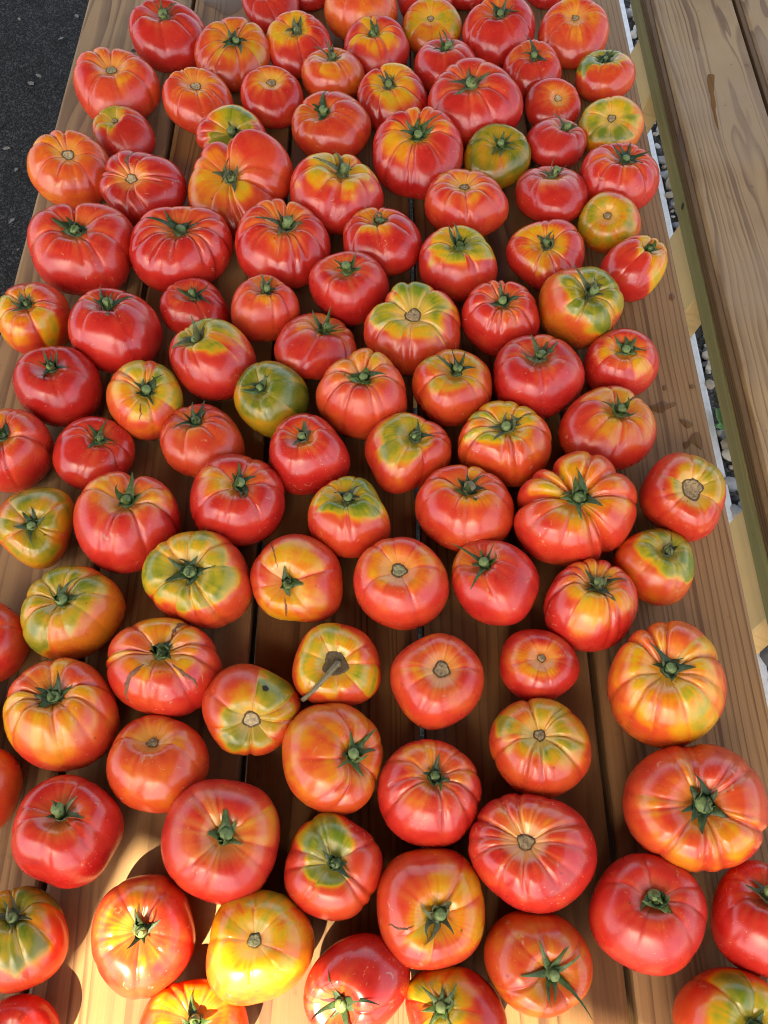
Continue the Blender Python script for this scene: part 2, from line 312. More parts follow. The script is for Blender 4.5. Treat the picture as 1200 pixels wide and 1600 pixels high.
# ------------------------------------------------------------------ tomatoes
RAMP_Y = [(0.0, (0.40, 0.010, 0.010)), (0.2, (0.56, 0.028, 0.018)), (0.38, (0.64, 0.076, 0.020)), (0.54, (0.69, 0.19, 0.012)), (0.69, (0.66, 0.32, 0.014)), (0.82, (0.40, 0.32, 0.020)), (1.0, (0.13, 0.19, 0.014))]
RAMP_O = [(0.0, (0.36, 0.010, 0.008)), (0.2, (0.48, 0.030, 0.014)), (0.38, (0.53, 0.075, 0.015)), (0.54, (0.50, 0.13, 0.015)), (0.69, (0.38, 0.18, 0.014)), (0.82, (0.22, 0.165, 0.012)), (1.0, (0.085, 0.11, 0.009))]
def skin_mat():
    m, t, b, nd, lk = new_mat('tomato_skin')
    tc = N(nd, 'ShaderNodeTexCoord')
    oi = N(nd, 'ShaderNodeObjectInfo')
    off = N(nd, 'ShaderNodeVectorMath', operation='ADD'); lk.new(tc.outputs['Object'], off.inputs[0])
    cmb = N(nd, 'ShaderNodeCombineXYZ'); rm = mathn(nd, lk, 'MULTIPLY', oi.outputs['Random'], 50.0)
    for k in range(3): lk.new(rm, cmb.inputs[k])
    lk.new(cmb.outputs[0], off.inputs[1]); P = off.outputs[0]
    at_ = N(nd, 'ShaderNodeAttribute', attribute_name='ripe'); pa = N(nd, 'ShaderNodeAttribute', attribute_name='pale')
    ol = N(nd, 'ShaderNodeAttribute', attribute_type='OBJECT', attribute_name='olive')
    n1 = N(nd, 'ShaderNodeTexNoise', Scale=75.0, Detail=3.0, Roughness=0.6, Distortion=0.3); lk.new(P, n1.inputs['Vector'])
    u = mathn(nd, lk, 'ADD', at_.outputs['Fac'], mathn(nd, lk, 'MULTIPLY', mathn(nd, lk, 'SUBTRACT', n1.outputs['Fac'], 0.5), 0.34))
    r1 = ramp(nd, RAMP_Y); r2 = ramp(nd, RAMP_O); lk.new(u, r1.inputs[0]); lk.new(u, r2.inputs[0])
    c = mixc(nd, lk, ol.outputs['Fac'], r1.outputs[0], r2.outputs[0])
    c = mixc(nd, lk, pa.outputs['Fac'], c, (0.74, 0.40, 0.08))
    # pale lenticel dots, scuffs, dark specks
    v = N(nd, 'ShaderNodeTexVoronoi', Scale=330.0); lk.new(P, v.inputs['Vector'])
    vr = ramp(nd, [(0.09, (1,1,1)), (0.2, (0,0,0))]); lk.new(v.outputs['Distance'], vr.inputs[0])
    n2 = N(nd, 'ShaderNodeTexNoise', Scale=38.0, Detail=2.5); lk.new(P, n2.inputs['Vector'])
    nr = ramp(nd, [(0.42, (0,0,0)), (0.68, (1,1,1))]); lk.new(n2.outputs['Fac'], nr.inputs[0])
    c = mixc(nd, lk, mathn(nd, lk, 'MULTIPLY', mathn(nd, lk, 'MULTIPLY', vr.outputs[0], nr.outputs[0]), 0.34), c, (0.74, 0.42, 0.16))
    n3 = N(nd, 'ShaderNodeTexNoise', Scale=130.0, Detail=2.0, Distortion=1.5); lk.new(P, n3.inputs['Vector'])
    sr = ramp(nd, [(0.69, (0,0,0)), (0.73, (1,1,1))]); lk.new(n3.outputs['Fac'], sr.inputs[0])
    c = mixc(nd, lk, mathn(nd, lk, 'MULTIPLY', sr.outputs[0], 0.34), c, (0.58, 0.38, 0.22))
    v2 = N(nd, 'ShaderNodeTexVoronoi', Scale=42.0); lk.new(P, v2.inputs['Vector'])
    v2r = ramp(nd, [(0.03, (1,1,1)), (0.05, (0,0,0))]); lk.new(v2.outputs['Distance'], v2r.inputs[0])
    c = mixc(nd, lk, mathn(nd, lk, 'MULTIPLY', v2r.outputs[0], 0.65), c, (0.10, 0.03, 0.015))
    lk.new(c, b.inputs['Base Color'])
    ro = mathn(nd, lk, 'ADD', mathn(nd, lk, 'MULTIPLY_ADD', oi.outputs['Random'], 0.10, 0.08), mathn(nd, lk, 'MULTIPLY', n2.outputs['Fac'], 0.24)); lk.new(ro, b.inputs['Roughness'])
    b.inputs['Specular IOR Level'].default_value = 0.62
    hh = n2.outputs['Fac']
    bp = N(nd, 'ShaderNodeBump', Strength=0.5, Distance=0.0016); lk.new(hh, bp.inputs['Height']); lk.new(bp.outputs[0], b.inputs['Normal'])
    return m
M['skin'] = skin_mat()

# cx, cy, w, h: outline in the photograph; sx, sy: stem; top kind; ribs, rib depth; base ripeness, shoulder tone, shoulder reach,
# side of the shoulder patch (deg, None), its strength, olive tone, paleness of the star, extra shape, label
T = [
(268,57,126,106,263,20,'u',7,.7,.14,.22,.5,None,0,0,.2,{}, 'red squat tomato with green calyx, farthest on the left-hand plank'),
(360,84,120,106,364,63,'c',10,1.,.31,.60,1.0,None,0,.55,.35,{}, 'ribbed orange brown tomato with olive streaks, beside the farthest left-hand red one'),
(423,8,90,88,414,-12,'n',6,.5,.14,.2,.4,None,0,0,.1,{}, 'red tomato at the far end left of the orange one with green top'),
(468,70,105,93,465,48,'c',9,.9,.20,.58,.8,180,.5,0,.3,{}, 'red tomato with yellow shoulders, just in front of the farthest pair'),
(488,-26,84,78,488,-45,'n',6,.4,.12,.2,.4,None,0,0,0,{}, 'sliver of red tomato at the far end between two bigger ones'),
(564,16,115,88,563,-15,'n',7,.4,.40,.95,.8,90,.5,.1,.2,{}, 'orange tomato with green shoulders cut by the far end of view'),
(588,77,103,90,585,52,'c',9,.9,.18,.62,.85,270,.4,0,.3,{}, 'red tomato with yellow stripes below its calyx, in the second row from the far end'),
(521,118,100,76,519,93,'u',8,.6,.37,.5,.8,None,0,.15,.5,{}, 'pale orange tomato with a tuft of upright sepals, near the far end'),
(313,162,114,107,312,131,'x',11,.9,.30,.46,.6,None,0,0,.35,{}, 'orange red tomato with a flat puckered scar, right of the wide kidney-shaped one'),
(425,152,99,98,427,127,'x',6,.4,.20,.40,.5,None,0,0,.4,{}, 'small plump red tomato with a round pale scar, near the far end'),
(183,138,138,98,177,111,'x',9,1.1,.28,.40,.8,None,0,0,.4,{'b':[(20,.10,.8),(170,.10,.8)]}, 'wide kidney-shaped orange red tomato with deep folds, on the left-hand plank'),
(194,211,99,88,181,188,'x',7,.5,.16,.82,1.15,120,.45,.4,.15,{}, 'small red tomato with a sharply bounded olive yellow cap'),
(360,212,114,102,361,205,'c',8,.7,.26,.95,.95,75,.8,.05,.35,{}, 'red tomato with bright green far shoulder, behind the big double-lobed one'),
(518,199,125,97,506,178,'u',8,.8,.27,.38,.7,None,0,.6,.35,{}, 'brownish red tomato with folds and upright green stem, behind the yellow and green streaked one'),
(614,154,111,108,609,130,'u',9,.9,.16,.58,.75,0,.4,0,.35,{}, 'red tomato streaked with orange, left of the wide smooth red one'),
(108,265,133,121,109,243,'X',10,.9,.40,.54,1.,90,.3,.1,.25,{}, 'orange ribbed tomato with a corky brown scar, overhanging the left table edge'),
(224,295,138,118,208,280,'X',9,.9,.10,.34,.6,190,.6,0,.3,{'cr':[(95,.18,1.0,3.2)],'g':[(95,.06,.09)]}, 'deep red tomato with a dark split running back from its scar'),
(376,286,165,142,360,274,'c',9,1.,.27,.50,.8,190,.5,.1,.3,{'b':[(42,.34,.62),(215,.10,.9)],'g':[(-12,.20,.16),(92,.22,.16)],'z':(50,.22)}, 'big double-lobed orange red tomato with one high swollen lobe'),
(526,303,147,114,536,272,'u',9,1.,.20,.74,.9,None,0,0,.45,{'g':[(262,.12,.2)]}, 'wide red tomato with yellow and green streaks round an upright stem'),
(653,240,142,132,653,213,'s',13,1.1,.13,.54,.85,None,0,0,.35,{}, 'finely ribbed red tomato with yellow rays round a large green calyx'),
(128,390,172,139,121,362,'c',8,1.3,.20,.26,.6,None,0,0,.3,{'b':[(30,.08,.6),(160,.08,.6)]}, 'large red tomato with broad puffy ribs, at the left edge under the orange overhanging one'),
(283,392,163,122,283,363,'s',11,1.2,.14,.24,.6,None,0,0,.3,{'b':[(35,.10,.7),(150,.06,.7)]}, 'large deep red ribbed tomato with long sepals, below the one with the dark split'),
(442,382,150,130,447,355,'u',12,1.0,.18,.32,.8,None,0,0,.45,{}, 'large red tomato with fine pale ribs, below the big double-lobed one'),
(598,378,124,108,592,345,'c',8,.9,.16,.52,.7,180,.3,0,.3,{}, 'red tomato with orange shoulders above the smooth crimson one'),
(743,161,150,104,738,133,'u',9,.7,.13,.24,.6,None,0,0,.3,{'b':[(0,.06,.8),(180,.06,.8)]}, 'wide glossy red tomato with upright green stem, in the far half of the table'),
(777,246,106,100,784,227,'u',8,.4,.74,.86,1.6,200,.2,.8,.2,{}, 'olive green tomato with orange flush beside the finely ribbed yellow-rayed one'),
(729,320,132,104,728,293,'x',9,.7,.26,.42,.8,None,0,0,.5,{}, 'orange red tomato with a dark star-shaped scar and pale rays'),
(716,412,123,116,718,385,'u',8,.6,.20,.78,.9,90,.4,.15,.35,{}, 'red tomato with yellow green cap, below the one with the star-shaped scar'),
(675,42,95,82,674,28,'x',8,.4,.40,.66,1.2,None,0,.3,.2,{}, 'golden orange tomato with a small pale scar at the far end'),
(667,-4,90,78,667,-24,'n',6,.4,.16,.2,.4,None,0,0,0,{}, 'red tomato at the far end hidden behind the golden orange one'),
(697,106,99,82,696,76,'u',7,.6,.15,.24,.5,None,0,0,.25,{}, 'small red tomato with a leafy crown, in front of the golden orange one'),
(781,52,114,106,783,17,'s',8,.6,.14,.3,.5,None,0,0,.3,{}, 'tall glossy red tomato with a spread calyx at the far end'),
(730,-26,84,78,730,-45,'n',6,.4,.14,.2,.4,None,0,0,0,{}, 'sliver of red tomato at the far end right of the golden orange one'),
(896,52,112,107,900,26,'x',9,.5,.29,.40,.7,None,0,0,.35,{}, 'tall orange red tomato with a flat scar at the far end, nearest the bench'),
(856,-28,84,76,856,-45,'n',6,.4,.14,.2,.4,None,0,0,0,{}, 'sliver of red tomato at the far end next to the tall orange red one'),
(830,107,92,76,833,88,'u',8,.6,.17,.27,.5,None,0,0,.3,{}, 'small red tomato with upright sepals, in front of the far-end glossy red one'),
(946,119,95,83,946,87,'c',9,.5,.27,.95,1.1,110,.5,.25,.25,{}, 'red tomato with dark green shoulder, farthest along the bench-side plank'),
(864,163,88,72,873,154,'x',6,.3,.20,.38,.6,None,0,0,.35,{}, 'small red tomato with a tan scar, beside the yellow pale-ribbed one'),
(955,197,104,83,958,185,'x',8,.7,.50,.86,1.35,110,.5,0,.65,{}, 'yellow and pale green ribbed tomato on the bench-side plank'),
(868,225,97,82,882,197,'u',7,.5,.17,.42,.5,None,0,.1,.2,{}, 'red tomato with leaning crown, left of the yellow ribbed one'),
(967,279,126,99,976,252,'s',12,.9,.17,.24,.6,None,0,0,.35,{}, 'red finely ribbed tomato just in front of the yellow ribbed one'),
(865,306,115,92,865,273,'u',8,.4,.16,.48,.5,240,.5,.2,.2,{}, 'glossy red tomato with one small green smudge under its crown'),
(950,347,100,97,949,336,'x',7,.4,.42,.70,1.3,250,.4,.4,.2,{}, 'orange olive tomato with a round pale scar near the bench-side edge'),
(852,400,124,112,855,384,'c',9,.7,.20,.60,.9,200,.3,0,.35,{}, 'red tomato with golden patches round the calyx, left of the orange olive one'),
(989,420,107,103,1013,391,'c',7,.6,.20,.70,1.4,-25,.9,0,.3,{}, 'red tomato with one yellow cheek, leaning at the bench-side edge'),
(53,499,120,123,43,478,'s',8,.6,.30,.60,1.3,245,.7,0,.3,{}, 'orange red tomato with yellow blotch and star calyx, beside the smooth crimson one'),
(180,518,149,133,170,480,'u',7,.35,.13,.18,.4,None,0,0,.2,{}, 'large smooth crimson tomato with long upright sepals'),
(304,483,110,96,303,463,'u',7,.6,.15,.22,.5,None,0,0,.25,{}, 'small red tomato between two large ribbed ones and the lopsided one'),
(415,482,108,106,417,452,'u',8,.6,.29,.46,.6,None,0,0,.3,{}, 'small orange red tomato left of the smooth crimson one'),
(545,451,126,117,543,425,'u',7,.4,.13,.22,.45,None,0,0,.3,{}, 'smooth round crimson tomato near the middle of the table'),
(333,562,136,130,310,526,'u',8,.5,.17,.82,1.0,35,.85,.4,.3,{'b':[(40,.10,.8)]}, 'lopsided red tomato with green upper shoulder and stem off to one side'),
(492,541,129,106,508,507,'u',7,.9,.24,.40,.7,None,0,0,.4,{}, 'orange red tomato with tall stem leaning toward the lobed yellow green one'),
(90,604,141,126,82,577,'u',6,.25,.11,.15,.3,None,0,0,.1,{}, 'smooth glossy crimson tomato close to the left edge, left of the yellow star-streaked one'),
(227,627,121,126,230,615,'s',10,.6,.40,.76,1.35,None,0,0,.55,{'cr':[(262,.3,.8,1.0)]}, 'yellow green tomato with pale star streaks and red rim'),
(424,624,118,122,408,607,'s',7,.3,.74,1.0,1.8,20,.2,.7,.2,{}, 'dark olive green tomato with star calyx in the middle left'),
(565,616,143,142,569,593,'c',9,1.,.30,.54,1.0,100,.5,.35,.4,{'g':[(120,.10,.2)],'b':[(75,.10,.4)]}, 'orange lobed tomato with a dark shrivelled calyx'),
(316,690,133,116,307,660,'u',9,.9,.30,.36,.7,None,0,.15,.4,{}, 'orange red ribbed tomato below the yellow star-streaked one'),
(14,704,142,132,5,684,'c',7,.7,.22,.42,.8,60,.4,0,.2,{'g':[(5,.10,.12)]}, 'red tomato split by a fold, cut by the left side of the photo'),
(147,708,130,115,156,688,'s',7,.5,.18,.27,.5,None,0,0,.3,{}, 'red tomato with spread calyx, right of the one split by a fold'),
(484,710,127,128,475,685,'c',7,.35,.14,.26,.5,None,0,0,.25,{}, 'pinkish red smooth tomato with curled calyx, below the dark olive green one'),
(369,780,149,145,373,757,'u',8,.45,.15,.42,.65,160,.5,.3,.2,{}, 'large red tomato with a few green smudges, left of the green-topped one'),
(644,514,152,134,649,494,'X',12,.9,.30,.88,1.0,None,0,.1,.5,{'b':[(100,.12,.5)],'g':[(140,.16,.17)]}, 'heart-lobed tomato with yellow green stripes round a corky scar'),
(782,498,123,119,788,473,'c',11,.7,.20,.34,.6,None,0,0,.4,{}, 'red ribbed tomato between the striped heart-lobed one and the big olive one'),
(908,481,134,131,922,459,'u',9,.6,.42,.98,1.5,20,.5,.45,.35,{}, 'big olive green tomato with orange underside near the bench-side edge'),
(707,607,126,122,714,583,'u',8,.5,.32,.70,1.1,120,.3,.6,.3,{}, 'orange tomato with mottled olive shoulders, left of the large smooth red one'),
(843,590,144,133,846,560,'u',7,.4,.13,.22,.5,None,0,0,.3,{}, 'large smooth red tomato below the big olive green one'),
(971,569,119,111,979,549,'c',8,.4,.16,.56,.9,280,.4,0,.3,{}, 'red tomato with yellow patches under the calyx, beside wet spots on the bench-side plank'),
(948,669,154,129,967,643,'u',8,.7,.22,.55,1.1,290,.5,.35,.35,{}, 'wide red tomato with long spiky sepals beside the wet spots'),
(637,708,136,127,649,685,'c',7,.5,.26,.78,.72,200,1.0,.4,.3,{}, 'orange red tomato with green patches on one side, centre of the table'),
(788,693,147,135,794,668,'s',11,.9,.35,.82,1.1,95,.7,.05,.45,{}, 'ribbed orange tomato with bright yellow green far shoulder'),
(727,798,156,136,732,767,'u',8,.9,.28,.48,.7,None,0,.1,.35,{'g':[(268,.06,.2)]}, 'orange red tomato with a thick pale stem, left of the many-lobed one'),
(901,796,194,181,907,780,'C',9,1.1,.28,.60,1.05,60,.3,.1,.35,{'b':[(70,.12,.4),(10,.10,.5),(225,.16,.6)],'g':[(118,.25,.12),(-62,.24,.10),(178,.20,.10),(38,.08,.1)]}, 'many-lobed orange tomato with deep clefts round a green stem cavity'),
(1066,779,137,145,1082,767,'X',8,.4,.24,.72,.75,60,1.2,.5,.4,{}, 'red tomato with olive crown and large round scar at the bench-side edge'),
(542,812,130,129,541,780,'c',8,.5,.30,.92,1.15,80,.5,.3,.2,{}, 'green-topped tomato with orange red underside in the middle'),
(54,825,130,138,51,821,'s',8,.5,.48,.84,1.6,0,.2,.6,.25,{}, 'olive and orange tomato with flat green star calyx at the left side'),
(202,820,168,159,204,788,'u',8,.9,.20,.40,.8,30,.5,0,.4,{'b':[(150,.06,.6),(20,.06,.6)],'g':[(88,.10,.16)]}, 'large heart-shaped red tomato with tufted stem, right of the star-calyx olive one'),
(114,958,165,149,98,938,'u',9,.8,.48,.82,1.5,170,.5,.45,.4,{}, 'large olive and orange ribbed tomato with pale green streaks'),
(304,904,174,154,295,893,'c',9,.8,.32,.78,1.2,140,.5,.1,.5,{}, 'large tomato with yellow green heart and orange red rim, above the corky cracked one'),
(467,899,145,138,455,907,'c',6,.6,.32,.60,1.25,290,.4,0,.6,{'cr':[(270,.25,.95,1.4),(110,.3,1.1,.8)]}, 'yellowish tomato with red rim and thin healed cracks'),
(-30,1021,144,134,-36,1005,'n',7,.4,.26,.3,.5,None,0,0,.2,{}, 'orange red tomato at the left side of the photo, left of the olive streaked one'),
(257,1045,181,151,253,1022,'c',8,.8,.26,.56,1.,120,.3,.2,.3,{'cr':[(62,.3,1.2,2.2),(235,.3,1.35,2.6),(318,.3,1.1,1.8)],'g':[(62,.05,.12)]}, 'red and orange tomato with three broad corky cracks'),
(391,1108,155,144,394,1123,'XX',7,.9,.36,.84,1.15,50,.5,.4,.35,{'g':[(255,.06,.2)]}, 'greenish orange tomato with a big pale scar and a dark hole'),
(100,1115,183,177,90,1087,'c',10,1.,.31,.56,1.2,280,.6,.1,.45,{}, 'large orange ribbed tomato with yellow lower side, near the left edge'),
(526,1041,140,133,528,1040,'l',8,.4,.36,.78,1.35,None,0,.1,.4,{}, 'yellow green tomato with a long bent dry stem'),
(248,1196,162,154,243,1161,'x',7,.3,.34,.36,.7,None,0,.2,.35,{}, 'dull orange smooth tomato with a small scar, left of the one with a dark hole'),
(-60,1114,138,132,-66,1100,'n',6,.4,.2,.2,.5,None,0,0,0,{}, 'sliver of red tomato at the left side beside the large orange ribbed one'),
(-46,1222,156,150,-52,1205,'n',7,.4,.32,.36,.6,None,0,.1,.2,{}, 'orange tomato cut by the left side of the photo, above the smooth red one'),
(627,912,150,146,627,892,'X',7,.4,.26,.50,1.05,90,.5,0,.25,{}, 'round tomato with orange top, red base and neat round scar'),
(774,908,137,135,757,876,'S',7,.3,.17,.30,.7,200,.4,0,.2,{}, 'smooth red tomato with a long spidery calyx'),
(923,946,148,145,934,916,'u',12,.9,.18,.52,1.,210,.4,0,.45,{}, 'red tomato with orange streaks, pointed toward the viewer, below the many-lobed one'),
(1021,883,127,121,1041,861,'c',7,.4,.40,.93,1.2,60,.4,0,.45,{}, 'orange tomato with bright green shoulders at the bench-side edge'),
(683,1065,148,152,693,1047,'X',8,.3,.28,.38,.9,90,.3,.1,.35,{'b':[(265,.07,.4)]}, 'orange red tomato with pale scar and a pointed tip'),
(843,1041,126,117,848,1029,'x',6,.25,.19,.46,.7,200,.6,.1,.3,{}, 'small red round tomato with a tan scar and one yellow spot'),
(1042,1070,188,200,1046,1047,'c',11,.9,.40,.62,1.3,-50,.7,0,.45,{}, 'very large golden orange ribbed tomato by the bench-side edge'),
(844,1173,161,160,845,1152,'X',10,.7,.34,.72,1.0,90,.6,.5,.4,{}, 'orange tomato with olive streaked crown and tan scar'),
(518,1184,158,177,552,1180,'u',7,.5,.42,.50,1.6,200,.4,.35,.25,{'g':[(140,.05,.25)]}, 'dull orange tomato tipped sideways with stem facing the table middle'),
(671,1240,163,170,680,1215,'c',11,.6,.20,.38,.7,None,0,.1,.35,{}, 'red tomato with fine ribs round a sunken stem, right of the sideways dull orange one'),
(1086,1264,230,201,1098,1259,'C',11,.8,.27,.42,1.1,250,.4,.25,.4,{'b':[(180,.05,.9),(30,.04,.6)],'g':[(85,.09,.16)]}, 'the largest tomato, knobbly and orange red with a dark calyx'),
(106,1300,178,178,97,1273,'u',7,.3,.15,.22,.4,None,0,0,.2,{'b':[(272,.07,.3)]}, 'smooth bright red tomato with two long sepals and a puckered lower tip'),
(344,1316,187,197,351,1308,'c',8,.3,.19,.30,.8,None,0,.1,.65,{}, 'large pinkish red tomato with a pale star and round calyx'),
(521,1352,155,171,523,1347,'c',7,.7,.26,.98,.62,112,1.6,.1,.35,{'g':[(118,.09,.16)]}, 'red tomato with two vivid green patches'),
(833,1334,202,177,825,1316,'X',12,.6,.17,.26,.7,None,0,0,.5,{}, 'wide red ribbed tomato with corky scar and pale rays'),
(1013,1428,186,192,1025,1403,'c',7,.4,.16,.24,.6,None,0,0,.2,{}, 'big smooth red tomato with small green calyx, below the largest one'),
(673,1420,170,192,684,1430,'s',7,.3,.30,.60,1.3,10,.9,0,.35,{'cr':[(195,.4,1.0,1.1)]}, 'orange tomato with yellow right cheek and dark star calyx'),
(837,1505,171,165,857,1520,'S',6,.5,.38,.44,1.5,140,.5,.7,.25,{}, 'dull brownish orange lumpy tomato with spidery calyx'),
(1194,1437,170,187,1200,1397,'u',7,.4,.14,.2,.5,None,0,0,.2,{}, 'bright red tomato cut by the right side of the photo'),
(32,1469,152,168,23,1434,'S',8,.6,.32,.86,1.2,None,0,.45,.3,{}, 'olive-crowned tomato with spidery calyx at the lower left, beside the sunlit strip'),
(224,1464,164,196,222,1455,'s',8,.35,.27,.42,.9,150,.3,0,.25,{}, 'sunlit orange red tomato with a bright green calyx'),
(404,1480,170,184,398,1470,'X',7,.35,.46,.72,1.5,80,.35,0,.3,{}, 'sunlit golden tomato with green far side and round scar'),
(558,1541,166,167,536,1568,'S',6,.25,.14,.2,.4,None,0,0,.2,{}, 'pinkish red tomato at the edge of the sunlight with stem toward the viewer'),
(303,1615,175,152,308,1592,'c',8,.4,.36,.48,.9,None,0,0,.3,{}, 'sunlit orange tomato cut by the lower edge of the photo'),
(717,1586,160,150,695,1572,'s',6,.3,.18,.80,.95,70,.8,.4,.15,{}, 'red tomato with smooth olive patches at the lower edge of the photo'),
(22,1622,146,140,15,1615,'n',7,.3,.15,.2,.5,None,0,0,.1,{}, 'crimson tomato in the lower left corner of the photo'),
(1150,1604,200,178,1178,1606,'c',8,.6,.36,.90,1.3,None,0,.05,.4,{}, 'orange tomato with green blotches in the lower right corner of the photo'),
]

def sst(e0, e1, x):
    t = np.clip((x-e0)/(e1-e0), 0, 1); return t*t*(3-2*t)
def wrap(d): return (d+np.pi) % (2*np.pi) - np.pi

class Tom:
    def __init__(s, row, i):
        (s.cx, s.cy, s.w, s.h, s.sx, s.sy, s.top, s.n, s.A, s.u0, s.u1, s.ext, s.dir, s.ds, s.olive, s.pale, s.sp, s.label) = row
        r = s.r = np.random.default_rng(1000+i*17)
        d = ray(s.cx, s.cy); e = math.atan2(-d[2], math.hypot(d[0], d[1]))
        se, ce = math.sin(e), math.cos(e)
        q = (s.h/s.w)**2 - se*se
        q = math.sqrt(max(q, 0.2*ce*ce))/max(ce, 0.12)
        wt = min(1, ce*ce*1.5)
        s.q = np.clip(0.77+(np.clip(q, .55, 1.0)-0.77)*wt, .62, .9)
        z = TOP+0.03
        for _ in range(3):
            p, t = at(s.cx, s.cy, z); s.a = s.w/2*t/F*0.985; s.c = s.q*s.a; z = TOP+s.c
        s.pos = p; s.ay = np.clip((s.h/s.w)/math.sqrt(se*se+s.q**2*ce*ce), .88, 1.14)
        st, _ = at(s.sx, s.sy, TOP+1.78*s.c)
        s.off = (st-p)[:2]
        s.p0 = s.pos.copy()
        # rib layout
        n = s.n
        sp = (np.arange(n)+r.uniform(-.46, .46, n))*2*np.pi/n + r.uniform(0, 6.28)
        s.gr = sp; s.gd = r.uniform(.08, 1.0, n)**.8; s.gl = r.uniform(.9, 2.3, n)
        s.gs = r.uniform(0, 1, n)                       # ripeness of each rib
        s.lob = [(k, r.normal()*a_, r.uniform(0, 6.28)) for k, a_ in ((1, .02), (2, .034), (3, .030), (4, .018), (5, .013))]
        s.hz = (r.uniform(0, 6.28), r.uniform(0, .08)) if 'z' not in s.sp else (math.radians(s.sp['z'][0]), s.sp['z'][1])
        s.pw = r.uniform(.76, .9)
        s.nk = r.normal(size=(10, 3))*2.1; s.np_ = r.uniform(0, 6.28, 10)
        s.shear = np.zeros(2); s.M = np.eye(3); s.scale = np.ones(3); s.shift = np.zeros(3)
        k = np.linalg.norm(s.off)
        ta = min(math.asin(min(.8, 0.62*k/(s.c*0.8))), math.radians(38)) if k > 1e-5 else 0
        if k > 1e-5:
            ax = Vector((-s.off[1], s.off[0], 0)).normalized(); s.M = np.array(Matrix.Rotation(ta, 3, ax))
        s.fit()
    def groove(s, ph, th=None):
        d = wrap(ph[..., None]-s.gr); wd = 2*np.pi/s.n
        g = np.maximum(0, 1-np.abs(d)/(wd*.5))
        fade = 1 if th is None else 1-.85*sst(s.gl-.5, s.gl+.3, th[..., None])
        return ((.72*g**2.4+.28*np.exp(-(d/.05)**2))*s.gd*fade).max(-1), np.abs(d).min(-1)
    def lump(s, v):                                    # smooth 3D noise
        return np.sin(v@s.nk.T*1.0+s.np_).mean(-1)
    def raw(s, th, ph):
        g, _ = s.groove(ph, th)
        wr = sst(.05, .7, th)*(1-.7*sst(1.4, 2.5, th))
        rho = np.sin(th)**s.pw
        L = np.ones_like(ph)
        for k, a_, f in s.lob: L = L+a_*np.cos(k*ph+f)
        zb = np.zeros_like(ph)
        for (d, a_, wd) in s.sp.get('b', []):
            bb = a_*np.exp(-(wrap(ph-math.radians(d))/wd)**2); L = L+bb; zb = zb+bb
        gx = np.zeros_like(ph)
        for (d, a_, wd) in s.sp.get('g', []):
            gx = gx+a_*np.exp(-(np.abs(wrap(ph-math.radians(d)))/wd)**1.3)
        wx = sst(.05, .5, th)*(1-.7*sst(1.2, 2.4, th))
        k = 1-s.A*.092*g*wr-gx*wx
        x = s.a*rho*L*k*np.cos(ph); y = s.a*rho*L*k*np.sin(ph)
        ct = np.cos(th)
        z = s.c*np.sign(ct)*np.abs(ct)**.92
        topw = sst(0, .35, th)*(1-sst(.7, 1.5, th))
        z = z - s.c*(.135*s.A*g+gx*.9)*topw
        z = z + s.c*zb*.9*np.sin(th)*sst(2.0, .6, th)
        z = z + s.c*s.hz[1]*np.cos(ph-s.hz[0])*np.sin(th)*sst(2.0, .6, th)
        dd = .20+.07*min(s.A, 1)
        z = z - s.c*dd*np.exp(-(th/.27)**2) - s.c*.10*np.exp(-(th/.5)**2)
        z = np.where(ct < 0, z*(1-.10*sst(2.2, 3.1, th)), z)
        v = np.stack([x, y, z], -1)
        ln = s.lump(v/s.a)
        v = v*(1+.045*ln[..., None])
        k2 = np.clip((v[..., 2]+s.c)/(2*s.c), 0, 1)**2
        v[..., 0] += s.shear[0]*k2; v[..., 1] += s.shear[1]*k2
        return v@s.M.T
    def surf(s, th, ph): return s.raw(th, ph)*s.scale+s.shift
    def fit(s):
        th, ph = np.meshgrid(np.linspace(.02, 3.12, 26), np.linspace(0, 2*np.pi, 49)[:-1], indexing='ij')
        d = ray(s.cx, s.cy); se2 = d[2]**2/(d@d)
        for it in range(9):
            v = s.raw(th, ph); lo, hi = v.reshape(-1, 3).min(0), v.reshape(-1, 3).max(0)
            ex = (hi-lo)/2; s.scale = np.array([s.a/ex[0], s.a*s.ay/ex[1], s.c/ex[2]*1.0])
            s.shift = -np.array([(lo[0]+hi[0])/2, (lo[1]+hi[1])/2, lo[2]])*s.scale
            w = (v*s.scale+s.shift).reshape(-1, 3)+np.array([s.pos[0], s.pos[1], -CAMH])
            dep = w[:, 1]*CP-w[:, 2]*SP; X = 600+F*w[:, 0]/dep; Y = 800-F*(w[:, 1]*SP+w[:, 2]*CP)/dep
            fw, fh = s.w/(X.max()-X.min()), s.h/(Y.max()-Y.min())
            t_ = dep.mean()/F
            s.a *= fw**.8; k = fh/fw
            s.ay = float(np.clip(s.ay*k**(.9*se2), .86, 1.15)); q = np.clip(s.c/s.a*k**(.9*(1-se2))*1.0, .62, .95)
            s.c = q*s.a
            s.pos[0] += (s.cx-(X.max()+X.min())/2)*t_; s.pos[1] -= (s.cy-(Y.max()+Y.min())/2)*t_/max(SP, .5)
            p = s.surf(np.array([.02]), np.array([0.]))[0]
            # aim the stem at the photographed spot on its own level
            st, _ = at(s.sx, s.sy, TOP+p[2]); err = (st[:2]-s.pos[:2])-p[:2]
            s.shear = np.clip(s.shear+.7*err, -.55*s.a, .55*s.a)
        s.p0 = s.pos.copy()
toms = [Tom(r, i) for i, r in enumerate(T)]
